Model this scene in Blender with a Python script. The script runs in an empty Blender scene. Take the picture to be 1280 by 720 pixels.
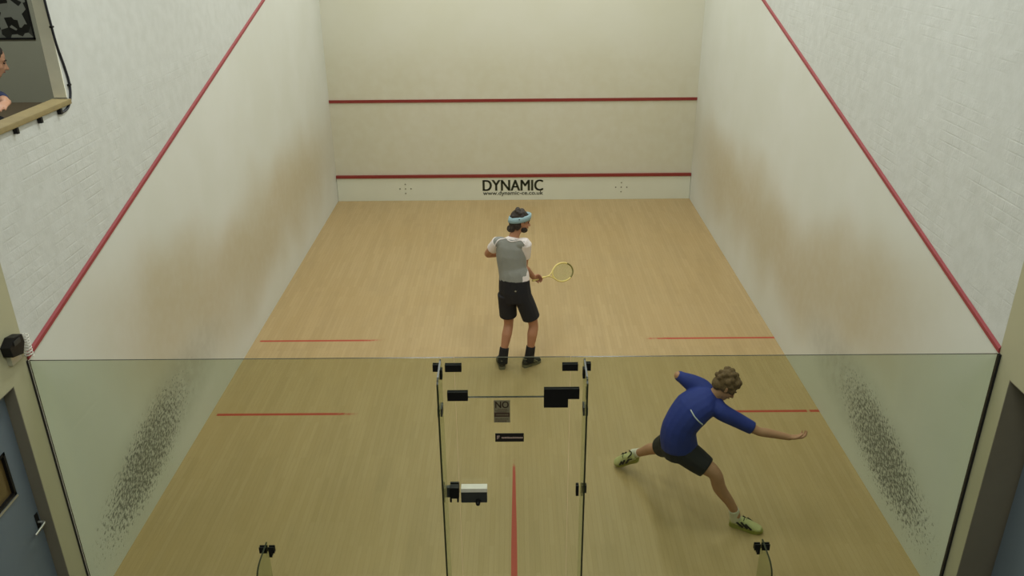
import bpy, bmesh, math, random
from mathutils import Vector, Matrix
from mathutils.bvhtree import BVHTree
random.seed(7)
SC = bpy.context.scene
COL = SC.collection
V = Vector

# ------------------------------------------------------------------ materials
def lin(c):
    def f(u):
        u /= 255.0
        return u / 12.92 if u <= 0.04045 else ((u + 0.055) / 1.055) ** 2.4
    return tuple(f(x) for x in c) + (1.0,)

def newmat(name):
    m = bpy.data.materials.new(name)
    m.use_nodes = True
    nt = m.node_tree
    b = nt.nodes['Principled BSDF']
    return m, nt, b

def N(nt, kind, **kw):
    n = nt.nodes.new(kind)
    for k, v in kw.items():
        setattr(n, k, v)
    return n

def put(nt, sock, v):
    if hasattr(v, 'links') or isinstance(v, bpy.types.NodeSocket):
        nt.links.new(v, sock)
    else:
        sock.default_value = v

def MA(nt, op, a, b=0.0, c=None, clamp=False):
    n = N(nt, 'ShaderNodeMath', operation=op)
    n.use_clamp = clamp
    put(nt, n.inputs[0], a)
    put(nt, n.inputs[1], b)
    if c is not None:
        put(nt, n.inputs[2], c)
    return n.outputs[0]

def SS(nt, x, lo, hi, a=0.0, b=1.0):
    n = N(nt, 'ShaderNodeMapRange', interpolation_type='SMOOTHSTEP')
    put(nt, n.inputs['Value'], x)
    n.inputs['From Min'].default_value = lo
    n.inputs['From Max'].default_value = hi
    n.inputs['To Min'].default_value = a
    n.inputs['To Max'].default_value = b
    return n.outputs[0]

def MIX(nt, f, a, b):
    n = N(nt, 'ShaderNodeMix', data_type='RGBA')
    put(nt, n.inputs[0], f)
    put(nt, n.inputs[6], a)
    put(nt, n.inputs[7], b)
    return n.outputs[2]

def NOISE(nt, vec, scale, detail=3.0, rough=0.55):
    n = N(nt, 'ShaderNodeTexNoise')
    if vec is not None:
        nt.links.new(vec, n.inputs['Vector'])
    n.inputs['Scale'].default_value = scale
    n.inputs['Detail'].default_value = detail
    n.inputs['Roughness'].default_value = rough
    return n.outputs['Fac']

def COORD(nt):
    return N(nt, 'ShaderNodeTexCoord').outputs['Object']

def SEP(nt, v):
    n = N(nt, 'ShaderNodeSeparateXYZ')
    nt.links.new(v, n.inputs[0])
    return n.outputs

def COMB(nt, x, y, z):
    n = N(nt, 'ShaderNodeCombineXYZ')
    for i, v in enumerate((x, y, z)):
        put(nt, n.inputs[i], v)
    return n.outputs[0]

def BUMP(nt, h, strength, dist, b):
    n = N(nt, 'ShaderNodeBump')
    n.inputs['Strength'].default_value = strength
    n.inputs['Distance'].default_value = dist
    nt.links.new(h, n.inputs['Height'])
    nt.links.new(n.outputs[0], b.inputs['Normal'])

def simple(name, rgb, rough=0.6, metal=0.0, var=0.06, scale=30.0, bump=0.0, spec=0.5):
    """plain surface with a little procedural mottling"""
    m, nt, b = newmat(name)
    c = lin(rgb)
    co = COORD(nt)
    f = NOISE(nt, co, scale)
    d = tuple(max(0, x * (1 - var * 3)) for x in c[:3]) + (1,)
    e = tuple(min(1, x * (1 + var * 3)) for x in c[:3]) + (1,)
    nt.links.new(MIX(nt, f, d, e), b.inputs['Base Color'])
    b.inputs['Roughness'].default_value = rough
    b.inputs['Metallic'].default_value = metal
    b.inputs['Specular IOR Level'].default_value = spec
    if bump:
        BUMP(nt, f, 0.6, bump, b)
    return m

WALLC = (214, 213, 198)
def wall_material(name, side):
    """painted plaster below the out line, painted brick above it, with ball marks"""
    m, nt, b = newmat(name)
    co = COORD(nt)
    s = SEP(nt, co)
    Y, Z = s[1], s[2]
    big = NOISE(nt, co, 0.8, 4)
    fine = NOISE(nt, co, 9.0, 5)
    base = MIX(nt, SS(nt, big, 0.3, 0.7), lin((210, 211, 200)), lin((216, 217, 209)))
    # yellow-brown band of ball marks and hand marks
    zc = MA(nt, 'ADD', 1.08, MA(nt, 'MULTIPLY', MA(nt, 'MAXIMUM', MA(nt, 'SUBTRACT', 3.6, Y), 0.0), 0.24))
    dz = MA(nt, 'SUBTRACT', Z, zc)
    soft = NOISE(nt, co, 0.9, 1.0, 0.4)
    dz = MA(nt, 'ADD', dz, MA(nt, 'MULTIPLY', MA(nt, 'SUBTRACT', soft, 0.5), 0.9))
    g = MA(nt, 'POWER', MA(nt, 'ABSOLUTE', dz), 1.3)
    band = SS(nt, g, 0.0, 0.95, 1.0, 0.0)
    band = MA(nt, 'MULTIPLY', band, SS(nt, fine, 0.15, 0.7, 0.82, 1.0))
    band = MA(nt, 'MULTIPLY', band, SS(nt, Y, 0.2, 2.2))
    band = MA(nt, 'MULTIPLY', band, SS(nt, Y, 7.6, 9.6, 1.0, 0.45))
    base = MIX(nt, MA(nt, 'MULTIPLY', band, 0.62), base, lin((178, 158, 112)))
    # scuffed grey speckle low down by the service box
    def gauss(cy, cz, sy, sz, tilt):
        a = MA(nt, 'SUBTRACT', Y, cy)
        c = MA(nt, 'SUBTRACT', MA(nt, 'SUBTRACT', Z, cz), MA(nt, 'MULTIPLY', a, tilt))
        a = MA(nt, 'DIVIDE', a, sy)
        c = MA(nt, 'DIVIDE', c, sz)
        return MA(nt, 'ADD', MA(nt, 'MULTIPLY', a, a), MA(nt, 'MULTIPLY', c, c))
    r = gauss(1.3, 0.50, 1.25, 0.40, 0.14)
    mask = SS(nt, r, 0.0, 1.5, 1.0, 0.0)
    rot = COMB(nt, 0.0, MA(nt, 'MULTIPLY', MA(nt, 'ADD', Y, MA(nt, 'MULTIPLY', Z, 0.5)), 23.0),
               MA(nt, 'MULTIPLY', MA(nt, 'SUBTRACT', Z, MA(nt, 'MULTIPLY', Y, 0.5)), 44.0))
    sp = NOISE(nt, rot, 1.0, 3.5, 0.65)
    th = MA(nt, 'SUBTRACT', 0.72, MA(nt, 'MULTIPLY', MA(nt, 'MULTIPLY', mask, SS(nt, Y, 1.2, 3.0, 1.0, 0.55)), 0.27))
    marks = SS(nt, MA(nt, 'SUBTRACT', sp, th), -0.02, 0.07)
    marks = MA(nt, 'MULTIPLY', marks, SS(nt, mask, 0.02, 0.3))
    r2 = gauss(1.9, 0.62, 1.5, 0.42, 0.05)
    smear = MA(nt, 'MULTIPLY', SS(nt, r2, 0.0, 1.3, 1.0, 0.0), SS(nt, fine, 0.25, 0.7, 0.25, 0.5))
    base = MIX(nt, smear, base, lin((158, 156, 140)))
    base = MIX(nt, MA(nt, 'MULTIPLY', marks, 0.72), base, lin((62, 60, 54)))
    # above the out line: white painted brick
    zl = MA(nt, 'ADD', 2.17, MA(nt, 'MULTIPLY', Y, 0.2503))
    up = SS(nt, MA(nt, 'SUBTRACT', Z, zl), 0.0, 0.02)
    upc = MIX(nt, SS(nt, fine, 0.25, 0.75), lin((198, 200, 194)), lin((206, 208, 203)))
    base = MIX(nt, up, base, upc)
    br = N(nt, 'ShaderNodeTexBrick')
    nt.links.new(COMB(nt, Y, Z, 0.0), br.inputs['Vector'])
    for k, v in (('Scale', 1.0), ('Mortar Size', 0.008), ('Mortar Smooth', 1.0), ('Brick Width', 0.225), ('Row Height', 0.075)):
        br.inputs[k].default_value = v
    upb = up if side == 'right' else MA(nt, 'MULTIPLY', up, SS(nt, Z, 3.45, 3.65, 1.0, 0.15))
    nz = NOISE(nt, co, 3.0, 6, 0.65)
    brh = MA(nt, 'MULTIPLY', MA(nt, 'SUBTRACT', 1.0, br.outputs['Fac']), SS(nt, nz, 0.42, 0.7, 0.05, 0.7))
    h = MA(nt, 'ADD', MA(nt, 'MULTIPLY', brh, upb),
           MA(nt, 'ADD', MA(nt, 'MULTIPLY', nz, MA(nt, 'ADD', 0.25, MA(nt, 'MULTIPLY', upb, 1.6))), MA(nt, 'MULTIPLY', fine, 0.3)))
    nt.links.new(base, b.inputs['Base Color'])
    b.inputs['Roughness'].default_value = 0.62
    b.inputs['Specular IOR Level'].default_value = 0.25
    BUMP(nt, h, 0.38, 0.007, b)
    return m

def front_material():
    m, nt, b = newmat('front_wall_plaster')
    co = COORD(nt)
    s = SEP(nt, co)
    big = NOISE(nt, co, 0.9, 4)
    fine = NOISE(nt, co, 7.0, 5)
    base = MIX(nt, SS(nt, big, 0.3, 0.7), lin((213, 211, 192)), lin((216, 214, 198)))
    dz = MA(nt, 'SUBTRACT', s[2], 1.3)
    band = SS(nt, MA(nt, 'MULTIPLY', dz, dz), 0.0, 3.2, 1.0, 0.0)
    band = MA(nt, 'MULTIPLY', band, SS(nt, fine, 0.2, 0.75, 0.5, 1.0))
    base = MIX(nt, MA(nt, 'MULTIPLY', band, 0.35), base, lin((190, 178, 142)))
    nt.links.new(base, b.inputs['Base Color'])
    b.inputs['Roughness'].default_value = 0.6
    b.inputs['Specular IOR Level'].default_value = 0.25
    BUMP(nt, fine, 0.3, 0.003, b)
    return m

def floor_material():
    m, nt, b = newmat('maple_court_floor')
    co = COORD(nt)
    s = SEP(nt, co)
    X, Y = s[0], s[1]
    br = N(nt, 'ShaderNodeTexBrick')
    nt.links.new(COMB(nt, Y, X, 0.0), br.inputs['Vector'])
    for k, v in (('Scale', 1.0), ('Mortar Size', 0.0012), ('Mortar Smooth', 0.3), ('Bias', 0.0), ('Brick Width', 0.62), ('Row Height', 0.042)):
        br.inputs[k].default_value = v
    br.inputs['Color1'].default_value = lin((176, 152, 108))
    br.inputs['Color2'].default_value = lin((183, 159, 116))
    br.inputs['Mortar'].default_value = lin((162, 139, 94))
    br2 = N(nt, 'ShaderNodeTexBrick')
    nt.links.new(COMB(nt, MA(nt, 'ADD', Y, 0.31), MA(nt, 'ADD', X, 0.02), 0.0), br2.inputs['Vector'])
    for k, v in (('Scale', 1.0), ('Mortar Size', 0.0), ('Brick Width', 1.1), ('Row Height', 0.126)):
        br2.inputs[k].default_value = v
    br2.inputs['Color1'].default_value = (0.965, 0.96, 0.95, 1)
    br2.inputs['Color2'].default_value = (1.025, 1.02, 1.015, 1)
    g = NOISE(nt, COMB(nt, MA(nt, 'MULTIPLY', X, 60.0), MA(nt, 'MULTIPLY', Y, 4.0), 0.0), 1.0, 3)
    big = NOISE(nt, co, 0.7, 4)
    mul = N(nt, 'ShaderNodeMix', data_type='RGBA', blend_type='MULTIPLY')
    mul.inputs[0].default_value = 1.0
    nt.links.new(br.outputs['Color'], mul.inputs[6])
    nt.links.new(br2.outputs['Color'], mul.inputs[7])
    c = MIX(nt, MA(nt, 'MULTIPLY', SS(nt, g, 0.35, 0.7), 0.10), mul.outputs[2], lin((160, 136, 92)))
    c = MIX(nt, MA(nt, 'MULTIPLY', SS(nt, big, 0.4, 0.7), 0.22), c, lin((176, 146, 94)))
    st = NOISE(nt, COMB(nt, MA(nt, 'MULTIPLY', X, 5.0), MA(nt, 'MULTIPLY', Y, 1.1), 3.0), 1.0, 3)
    c = MIX(nt, MA(nt, 'MULTIPLY', SS(nt, st, 0.5, 0.75), 0.16), c, lin((152, 132, 96)))
    # painted red court lines, worn away where the players tread most
    wear = NOISE(nt, co, 14.0, 5, 0.6)
    ax = MA(nt, 'ABSOLUTE', X)
    def box(v, a, e):
        return MA(nt, 'MULTIPLY', SS(nt, v, a - 0.001, a + 0.001), SS(nt, v, e - 0.001, e + 0.001, 1.0, 0.0))
    l1 = MA(nt, 'MULTIPLY', box(Y, 4.262, 4.302), SS(nt, MA(nt, 'ADD', ax, MA(nt, 'MULTIPLY', wear, 0.7)), 1.92, 2.22))
    l2 = MA(nt, 'MULTIPLY', box(Y, 2.612, 2.654), SS(nt, MA(nt, 'ADD', ax, MA(nt, 'MULTIPLY', wear, 0.7)), 1.94, 2.28))
    gap = MA(nt, 'SUBTRACT', 1.0, MA(nt, 'MULTIPLY', box(X, 3.07, 3.10), 0.8))
    l2 = MA(nt, 'MULTIPLY', l2, gap)
    near_l = SS(nt, X, -3.14, -3.12)
    l1 = MA(nt, 'MULTIPLY', l1, near_l)
    l2 = MA(nt, 'MULTIPLY', l2, near_l)
    wid = MA(nt, 'SUBTRACT', MA(nt, 'ABSOLUTE', MA(nt, 'ADD', X, 0.003)), SS(nt, Y, 0.4, 1.9, 0.025, 0.012))
    l3 = MA(nt, 'MULTIPLY', SS(nt, wid, -0.002, 0.002, 1.0, 0.0), SS(nt, MA(nt, 'ADD', Y, MA(nt, 'MULTIPLY', wear, 0.3)), 1.75, 1.98, 1.0, 0.0))
    l3 = MA(nt, 'MULTIPLY', l3, SS(nt, Y, 0.0, 0.01))
    ln = MA(nt, 'MAXIMUM', MA(nt, 'MAXIMUM', l1, l2), l3)
    c = MIX(nt, MA(nt, 'MULTIPLY', ln, 0.9), c, lin((176, 52, 40)))
    nt.links.new(c, b.inputs['Base Color'])
    b.inputs['Roughness'].default_value = 0.42
    b.inputs['Specular IOR Level'].default_value = 0.3
    BUMP(nt, MA(nt, 'ADD', br.outputs['Fac'], MA(nt, 'MULTIPLY', g, -0.3)), -0.12, 0.002, b)
    return m

def glass_material(name='clear_green_tinted_glass', ior=1.3):
    m = bpy.data.materials.new(name)
    m.use_nodes = True
    nt = m.node_tree
    nt.nodes.clear()
    out = N(nt, 'ShaderNodeOutputMaterial')
    tr = N(nt, 'ShaderNodeBsdfTransparent')
    co = COORD(nt)
    f = NOISE(nt, co, 0.8, 2)
    nt.links.new(MIX(nt, f, (0.825, 0.862, 0.785, 1), (0.84, 0.868, 0.80, 1)), tr.inputs['Color'])
    gl = N(nt, 'ShaderNodeBsdfGlossy')
    gl.inputs['Roughness'].default_value = 0.02
    gl.inputs['Color'].default_value = (0.9, 0.95, 0.9, 1)
    fr = N(nt, 'ShaderNodeFresnel')
    # thin sheet: the inner side reflects like the outer one
    geo = N(nt, 'ShaderNodeNewGeometry')
    iv = N(nt, 'ShaderNodeMix', data_type='FLOAT')
    iv.name = 'ior'
    nt.links.new(geo.outputs['Backfacing'], iv.inputs[0])
    iv.inputs[2].default_value = ior
    iv.inputs[3].default_value = 1.0 / ior
    nt.links.new(iv.outputs[0], fr.inputs['IOR'])
    mx = N(nt, 'ShaderNodeMixShader')
    nt.links.new(fr.outputs[0], mx.inputs[0])
    nt.links.new(tr.outputs[0], mx.inputs[1])
    nt.links.new(gl.outputs[0], mx.inputs[2])
    nt.links.new(mx.outputs[0], out.inputs[0])
    return m

def print_material():
    """black and white print: pale and dark angular shapes"""
    m, nt, b = newmat('black_white_print')
    co = COORD(nt)
    vo = N(nt, 'ShaderNodeTexVoronoi')
    vo.inputs['Scale'].default_value = 13.0
    nt.links.new(co, vo.inputs['Vector'])
    bw = N(nt, 'ShaderNodeRGBToBW')
    nt.links.new(vo.outputs['Color'], bw.inputs[0])
    c = MIX(nt, SS(nt, bw.outputs[0], 0.42, 0.55), lin((18, 18, 16)), lin((120, 122, 112)))
    nt.links.new(c, b.inputs['Base Color'])
    b.inputs['Roughness'].default_value = 0.35
    return m

M = {}
M['wall_l'] = wall_material('left_court_wall', 'left')
M['wall_r'] = wall_material('right_court_wall', 'right')
M['front'] = front_material()
M['floor'] = floor_material()
M['glass'] = glass_material()
M['finglass'] = glass_material('clear_fin_glass', 1.12)
M['print'] = print_material()
M['cream'] = simple('cream_gloss_paint', (176, 173, 142), 0.5, var=0.02, scale=2.0)
M['ceil'] = simple('white_ceiling_paint', (225, 225, 215), 0.8, var=0.01, scale=2.0)
M['edge'] = simple('dark_glass_edge', (44, 48, 30), 0.25, var=0.02)
M['channel'] = simple('dark_steel_channel', (26, 27, 34), 0.4, metal=0.3, var=0.03)
M['black'] = simple('black_metal', (14, 13, 15), 0.5, var=0.04, spec=0.3)
M['steel'] = simple('satin_steel', (196, 196, 190), 0.35, metal=0.8, var=0.02)
M['lockgrey'] = simple('dark_grey_metal', (52, 54, 54), 0.5, metal=0.2, var=0.03)
M['red'] = simple('red_line_paint', (150, 54, 60), 0.5, var=0.03, scale=6)
M['redfront'] = simple('dark_red_line_paint', (134, 44, 38), 0.5, var=0.04, scale=4)
M['tin'] = simple('off_white_board', (217, 218, 200), 0.5, var=0.015, scale=3)
M['letter'] = simple('dark_lettering', (58, 62, 40), 0.6, var=0.03)
M['bolt'] = simple('dull_bolt', (120, 118, 96), 0.5, var=0.03)
M['doorblue'] = simple('slate_blue_door_paint', (104, 116, 127), 0.5, var=0.02, scale=4)
M['jamb'] = simple('brown_grey_jamb_paint', (124, 118, 102), 0.55, var=0.03, scale=5)
M['darkglass'] = simple('brown_window_glass', (96, 80, 48), 0.15, var=0.08, scale=3)
M['ledge'] = simple('worn_wood_ledge', (142, 126, 84), 0.55, var=0.08, scale=12)
M['carpet'] = simple('brown_carpet', (112, 98, 76), 0.9, var=0.06, scale=40)
M['gallery'] = simple('grey_gallery_paint', (150, 150, 132), 0.7, var=0.02, scale=1.5)
M['jambw'] = simple('white_reveal_paint', (232, 231, 214), 0.6, var=0.04, scale=6)
M['cable'] = simple('dark_cable', (30, 32, 42), 0.5, var=0.03)
M['wirewhite'] = simple('white_coated_wire', (215, 212, 200), 0.4, var=0.02)
M['corrfloor'] = simple('grey_corridor_carpet', (96, 92, 82), 0.9, var=0.05, scale=30)
M['sticker'] = simple('grey_brown_sticker', (124, 116, 92), 0.6, var=0.04)
M['stickerdark'] = simple('dark_brown_sticker_band', (70, 52, 40), 0.6, var=0.04)
M['plate'] = simple('black_plate', (16, 10, 12), 0.5, var=0.03)
M['platetext'] = simple('pale_pink_lettering', (186, 160, 150), 0.6, var=0.02)
# people
M['skin'] = simple('tanned_skin', (176, 126, 96), 0.55, var=0.04, scale=14, spec=0.3)
M['skin2'] = simple('fair_skin', (186, 140, 112), 0.55, var=0.04, scale=14, spec=0.3)
M['hairdark'] = simple('dark_brown_hair', (46, 36, 28), 0.7, var=0.2, scale=60, bump=0.006)
M['hairbrown'] = simple('light_brown_hair', (108, 84, 56), 0.75, var=0.2, scale=60, bump=0.008)
M['band'] = simple('pale_blue_towelling', (150, 178, 184), 0.85, var=0.04, scale=80, bump=0.002)
M['shirtgrey'] = simple('grey_sports_fabric', (138, 138, 130), 0.8, var=0.04, scale=12, bump=0.01)
M['shirtwhite'] = simple('white_sports_fabric', (236, 226, 222), 0.8, var=0.02, scale=12, bump=0.01)
M['shortblack'] = simple('black_sports_fabric', (24, 24, 30), 0.8, var=0.06, scale=10, bump=0.01)
M['blue'] = simple('royal_blue_sports_fabric', (31, 50, 136), 0.75, var=0.08, scale=7, bump=0.012)
M['piping'] = simple('white_piping', (214, 218, 226), 0.7, var=0.02)
M['sockblack'] = simple('black_sock_knit', (24, 22, 22), 0.9, var=0.04, scale=80)
M['sockwhite'] = simple('white_sock_knit', (214, 210, 194), 0.9, var=0.03, scale=80)
M['shoedark'] = simple('dark_shoe_leather', (44, 42, 34), 0.6, var=0.12, scale=20)
M['shoepale'] = simple('pale_yellow_green_shoe_mesh', (190, 190, 134), 0.6, var=0.08, scale=24)
M['shoeblack'] = simple('black_shoe_trim', (30, 28, 18), 0.6, var=0.05)
M['sole'] = simple('grey_rubber_sole', (120, 116, 92), 0.7, var=0.05)
M['soleyellow'] = simple('yellow_green_rubber_sole', (150, 150, 70), 0.7, var=0.05)
M['eye'] = simple('dark_eye', (30, 22, 18), 0.3, var=0.02)
M['lips'] = simple('lip_skin', (140, 86, 72), 0.5, var=0.03)
M['racketyellow'] = simple('pale_yellow_racket_frame', (232, 212, 130), 0.35, var=0.03)
M['racketdark'] = simple('olive_racket_tip', (120, 112, 52), 0.4, var=0.03)
M['string'] = simple('pale_green_strings', (172, 180, 112), 0.5, var=0.02)
M['denim'] = simple('dark_blue_cloth', (52, 62, 96), 0.85, var=0.08, scale=20)
M['bench'] = simple('plain_bench_wood', (130, 104, 70), 0.6, var=0.08, scale=8)

# ------------------------------------------------------------------ helpers
def link(name, me, parent=None, kind=None):
    o = bpy.data.objects.new(name, me)
    COL.objects.link(o)
    if parent is not None:
        o.parent = parent
        o.matrix_parent_inverse = parent.matrix_basis.inverted()
    if kind:
        o['kind'] = kind
    return o

def obj(name, bm, mats, parent=None, kind=None, smooth=False, bevel=0.0):
    if bevel:
        bmesh.ops.bevel(bm, geom=[e for e in bm.edges], offset=bevel, segments=2, affect='EDGES', profile=0.7)
    bmesh.ops.recalc_face_normals(bm, faces=bm.faces[:])
    me = bpy.data.meshes.new(name)
    bm.to_mesh(me)
    bm.free()
    for m in (mats if isinstance(mats, (list, tuple)) else [mats]):
        me.materials.append(m)
    if smooth:
        for p in me.polygons:
            p.use_smooth = True
    return link(name, me, parent, kind)

def tag(o, label, cat, group=None):
    o['label'] = label
    o['category'] = cat
    if group:
        o['group'] = group
    return o

def thing(name, loc, label, cat, group=None):
    o = bpy.data.objects.new(name, None)
    COL.objects.link(o)
    o.location = loc
    return tag(o, label, cat, group)

def box(bm, lo, hi, mi=0):
    vs = [bm.verts.new((x, y, z)) for z in (lo[2], hi[2]) for y in (lo[1], hi[1]) for x in (lo[0], hi[0])]
    fs = []
    for q in ((0, 2, 3, 1), (4, 5, 7, 6), (0, 1, 5, 4), (1, 3, 7, 5), (3, 2, 6, 7), (2, 0, 4, 6)):
        f = bm.faces.new([vs[i] for i in q])
        f.material_index = mi
        fs.append(f)
    return fs

def B(*boxes):
    bm = bmesh.new()
    for lo, hi in boxes:
        box(bm, lo, hi)
    return bm

def catmull(pts, k):
    out = []
    n = len(pts)
    for i in range(n - 1):
        p0, p1, p2, p3 = pts[max(i - 1, 0)], pts[i], pts[i + 1], pts[min(i + 2, n - 1)]
        for j in range(k):
            t = j / k
            out.append(0.5 * ((2 * p1) + (p2 - p0) * t + (2 * p0 - 5 * p1 + 4 * p2 - p3) * t * t + (3 * p1 - p0 - 3 * p2 + p3) * t ** 3))
    out.append(pts[-1])
    return out

def loft(bm, pts, rad, side=(1, 0, 0), k=4, n=16, mi=0, capk=0.9):
    """tube through pts with elliptical radii (a along side, b across), rounded caps"""
    pts = [V(p) for p in pts]
    rad = [V((r, r, 0)) if not isinstance(r, (tuple, list)) else V((r[0], r[1], 0)) for r in rad]
    if k > 1 and len(pts) > 2:
        P = catmull(pts, k)
        R = []
        for i in range(len(rad) - 1):
            for j in range(k):
                t = j / k
                R.append(rad[i].lerp(rad[i + 1], t))
        R.append(rad[-1])
    else:
        P, R = pts, rad
    T = []
    for i in range(len(P)):
        T.append((P[min(i + 1, len(P) - 1)] - P[max(i - 1, 0)]).normalized())
    if capk > 0:
        def cap(p, t, r, sgn):
            e = min(r.x, r.y) * capk
            res = []
            for a in (0.35, 0.7, 0.92):
                res.append((p + t * sgn * e * a, r * math.sqrt(max(0.02, 1 - a * a)), t))
            return res
        c0 = cap(P[0], T[0], R[0], -1)[::-1]
        c1 = cap(P[-1], T[-1], R[-1], 1)
        seq = c0 + list(zip(P, R, T)) + c1
    else:
        seq = list(zip(P, R, T))
    rings = []
    s = V(side).normalized()
    for p, r, t in seq:
        a = s - t * s.dot(t)
        if a.length < 0.15:
            a = t.orthogonal()
        a.normalize()
        s = a
        b2 = t.cross(a)
        rings.append([bm.verts.new(p + a * (r.x * math.cos(2 * math.pi * i / n)) + b2 * (r.y * math.sin(2 * math.pi * i / n))) for i in range(n)])
    for r0, r1 in zip(rings, rings[1:]):
        for i in range(n):
            f = bm.faces.new((r0[i], r0[(i + 1) % n], r1[(i + 1) % n], r1[i]))
            f.material_index = mi
    for r in (rings[0][::-1], rings[-1]):
        f = bm.faces.new(r)
        f.material_index = mi

def ell(bm, c, r, axes=None, u=16, v=10):
    """ellipsoid; axes = 3 unit vectors"""
    mtx = Matrix.Identity(4)
    if axes:
        mtx = Matrix([[axes[j][i] for j in range(3)] + [0] for i in range(3)] + [[0, 0, 0, 1]])
    mtx = Matrix.Translation(V(c)) @ mtx @ Matrix.Diagonal((r[0], r[1], r[2], 1))
    bmesh.ops.create_uvsphere(bm, u_segments=u, v_segments=v, radius=1.0, matrix=mtx)

def fuse(name, bm, mats, parent, voxel=0.006, smooth=4, kind=None, factor=0.5):
    """union overlapping volumes into one continuous smooth mesh"""
    bmesh.ops.recalc_face_normals(bm, faces=bm.faces[:])
    me = bpy.data.meshes.new('tmp')
    bm.to_mesh(me)
    bm.free()
    t = bpy.data.objects.new('tmp', me)
    COL.objects.link(t)
    r = t.modifiers.new('r', 'REMESH')
    r.mode = 'VOXEL'
    r.voxel_size = voxel
    if smooth:
        s = t.modifiers.new('s', 'SMOOTH')
        s.iterations = smooth
        s.factor = factor
    dg = bpy.context.evaluated_depsgraph_get()
    nm = bpy.data.meshes.new_from_object(t.evaluated_get(dg))
    bpy.data.objects.remove(t)
    bpy.data.meshes.remove(me)
    nm.name = name
    nm.materials.clear()
    for m in (mats if isinstance(mats, (list, tuple)) else [mats]):
        nm.materials.append(m)
    for p in nm.polygons:
        p.use_smooth = True
    return link(name, nm, parent, kind)

def text_bm(s, width, height, origin, xdir, zdir, depth=0.002, bold=0.0):
    """text as a mesh fitted to a width x height rectangle, lower left corner at origin"""
    cu = bpy.data.curves.new('txt', 'FONT')
    cu.body = s
    cu.extrude = 0.01
    cu.resolution_u = 4
    t = bpy.data.objects.new('txt', cu)
    COL.objects.link(t)
    dg = bpy.context.evaluated_depsgraph_get()
    me = bpy.data.meshes.new_from_object(t.evaluated_get(dg))
    bpy.data.objects.remove(t)
    bm = bmesh.new()
    bm.from_mesh(me)
    bpy.data.meshes.remove(me)
    xs = [v.co.x for v in bm.verts]
    ys = [v.co.y for v in bm.verts]
    zs = [v.co.z for v in bm.verts]
    x0, x1, y0, y1 = min(xs), max(xs), min(ys), max(ys)
    z0, z1 = min(zs), max(zs)
    xd, zd = V(xdir), V(zdir)
    nd = xd.cross(zd)
    base = list(bm.verts)
    if bold:
        dup = bmesh.ops.duplicate(bm, geom=bm.verts[:] + bm.edges[:] + bm.faces[:])
        sh_ = bold * (x1 - x0)
        for g_ in dup['geom']:
            if isinstance(g_, bmesh.types.BMVert):
                g_.co.x += sh_
        x1 += sh_
    for v in bm.verts:
        a = (v.co.x - x0) / (x1 - x0) * width
        b = (v.co.y - y0) / (y1 - y0) * height
        c = (v.co.z - z0) / (z1 - z0) * depth
        v.co = V(origin) + xd * a + zd * b + nd * c
    return bm

# ------------------------------------------------------------------ the setting
TH = 0.085                     # thickness seen in the left openings
H = 6.2
def struct(name, bm, m):
    return obj(name, bm, m, kind='structure')

struct('floor', B(((-3.3, 0.0, -0.1), (3.3, 9.85, 0.0))), M['floor'])
struct('floor_corridor', B(((-4.6, -7.0, -0.1), (4.6, 0.0, -0.004))), M['corrfloor'])
struct('wall_front', B(((-3.3, 9.75, 0.0), (3.3, 9.9, H))), M['front'])
struct('ceiling', B(((-5.6, -7.0, H), (3.9, 9.9, H + 0.1))), M['ceil'])
# left wall: whole in front, gallery opening from y=-1.4 to 1.228 above z=3.58
OY0, OY1, OZ0, OZ1 = -1.4, 1.228, 3.56, 5.3
struct('wall_left', B(((-3.2 - TH, OY1, 0), (-3.2, 9.75, H)), ((-3.2 - TH, 0, 0), (-3.2, OY1, OZ0)),
                      ((-3.2 - TH, 0, OZ1), (-3.2, OY1, H))), M['wall_l'])
DL0, DL1, DZL = -1.15, -0.205, 2.055
struct('wall_corridor_left', B(((-3.2 - TH, DL1, 0), (-3.2, 0, OZ0)), ((-3.2 - TH, DL0, DZL), (-3.2, DL1, OZ0)),
                               ((-3.2 - TH, -7, 0), (-3.2, DL0, OZ0)), ((-3.2 - TH, -7, OZ0), (-3.2, OY0, H)),
                               ((-3.2 - TH, OY0, OZ1), (-3.2, 0, H))), M['cream'])
DR0, DR1, DZR, TR = -1.15, -0.168, 2.03, 0.26
struct('wall_right', B(((3.2, 0, 0), (3.2 + TR, 9.75, H))), M['wall_r'])
struct('wall_corridor_right', B(((3.2, DR1, 0), (3.2 + TR, 0, H)), ((3.2, DR0, DZR), (3.2 + TR, DR1, H)),
                                ((3.2, -7, 0), (3.2 + TR, DR0, H))), M['cream'])
struct('wall_rear', B(((-3.3, -7.0, 0), (3.46, -6.9, H))), M['cream'])
# gallery room seen through the opening
GE = 4.05
struct('floor_gallery', B(((-5.6, -1.6, 2.9), (-3.2 - TH, GE, 3.0))), M['carpet'])
struct('wall_gallery_end', B(((-5.6, GE, 2.9), (-3.2 - TH, GE + 0.1, H))), M['gallery'])
struct('wall_gallery_back', B(((-5.7, -1.6, 2.9), (-5.6, GE + 0.1, H))), M['gallery'])
struct('wall_gallery_rear', B(((-5.7, -1.7, 2.9), (-3.2 - TH, -1.6, H))), M['gallery'])
# white lined reveal of the opening
struct('trim_1', B(((-3.2 - TH - 0.004, OY1 - 0.012, OZ0 + 0.05), (-3.198, OY1 + 0.0, OZ1))), M['jambw'])
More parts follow.
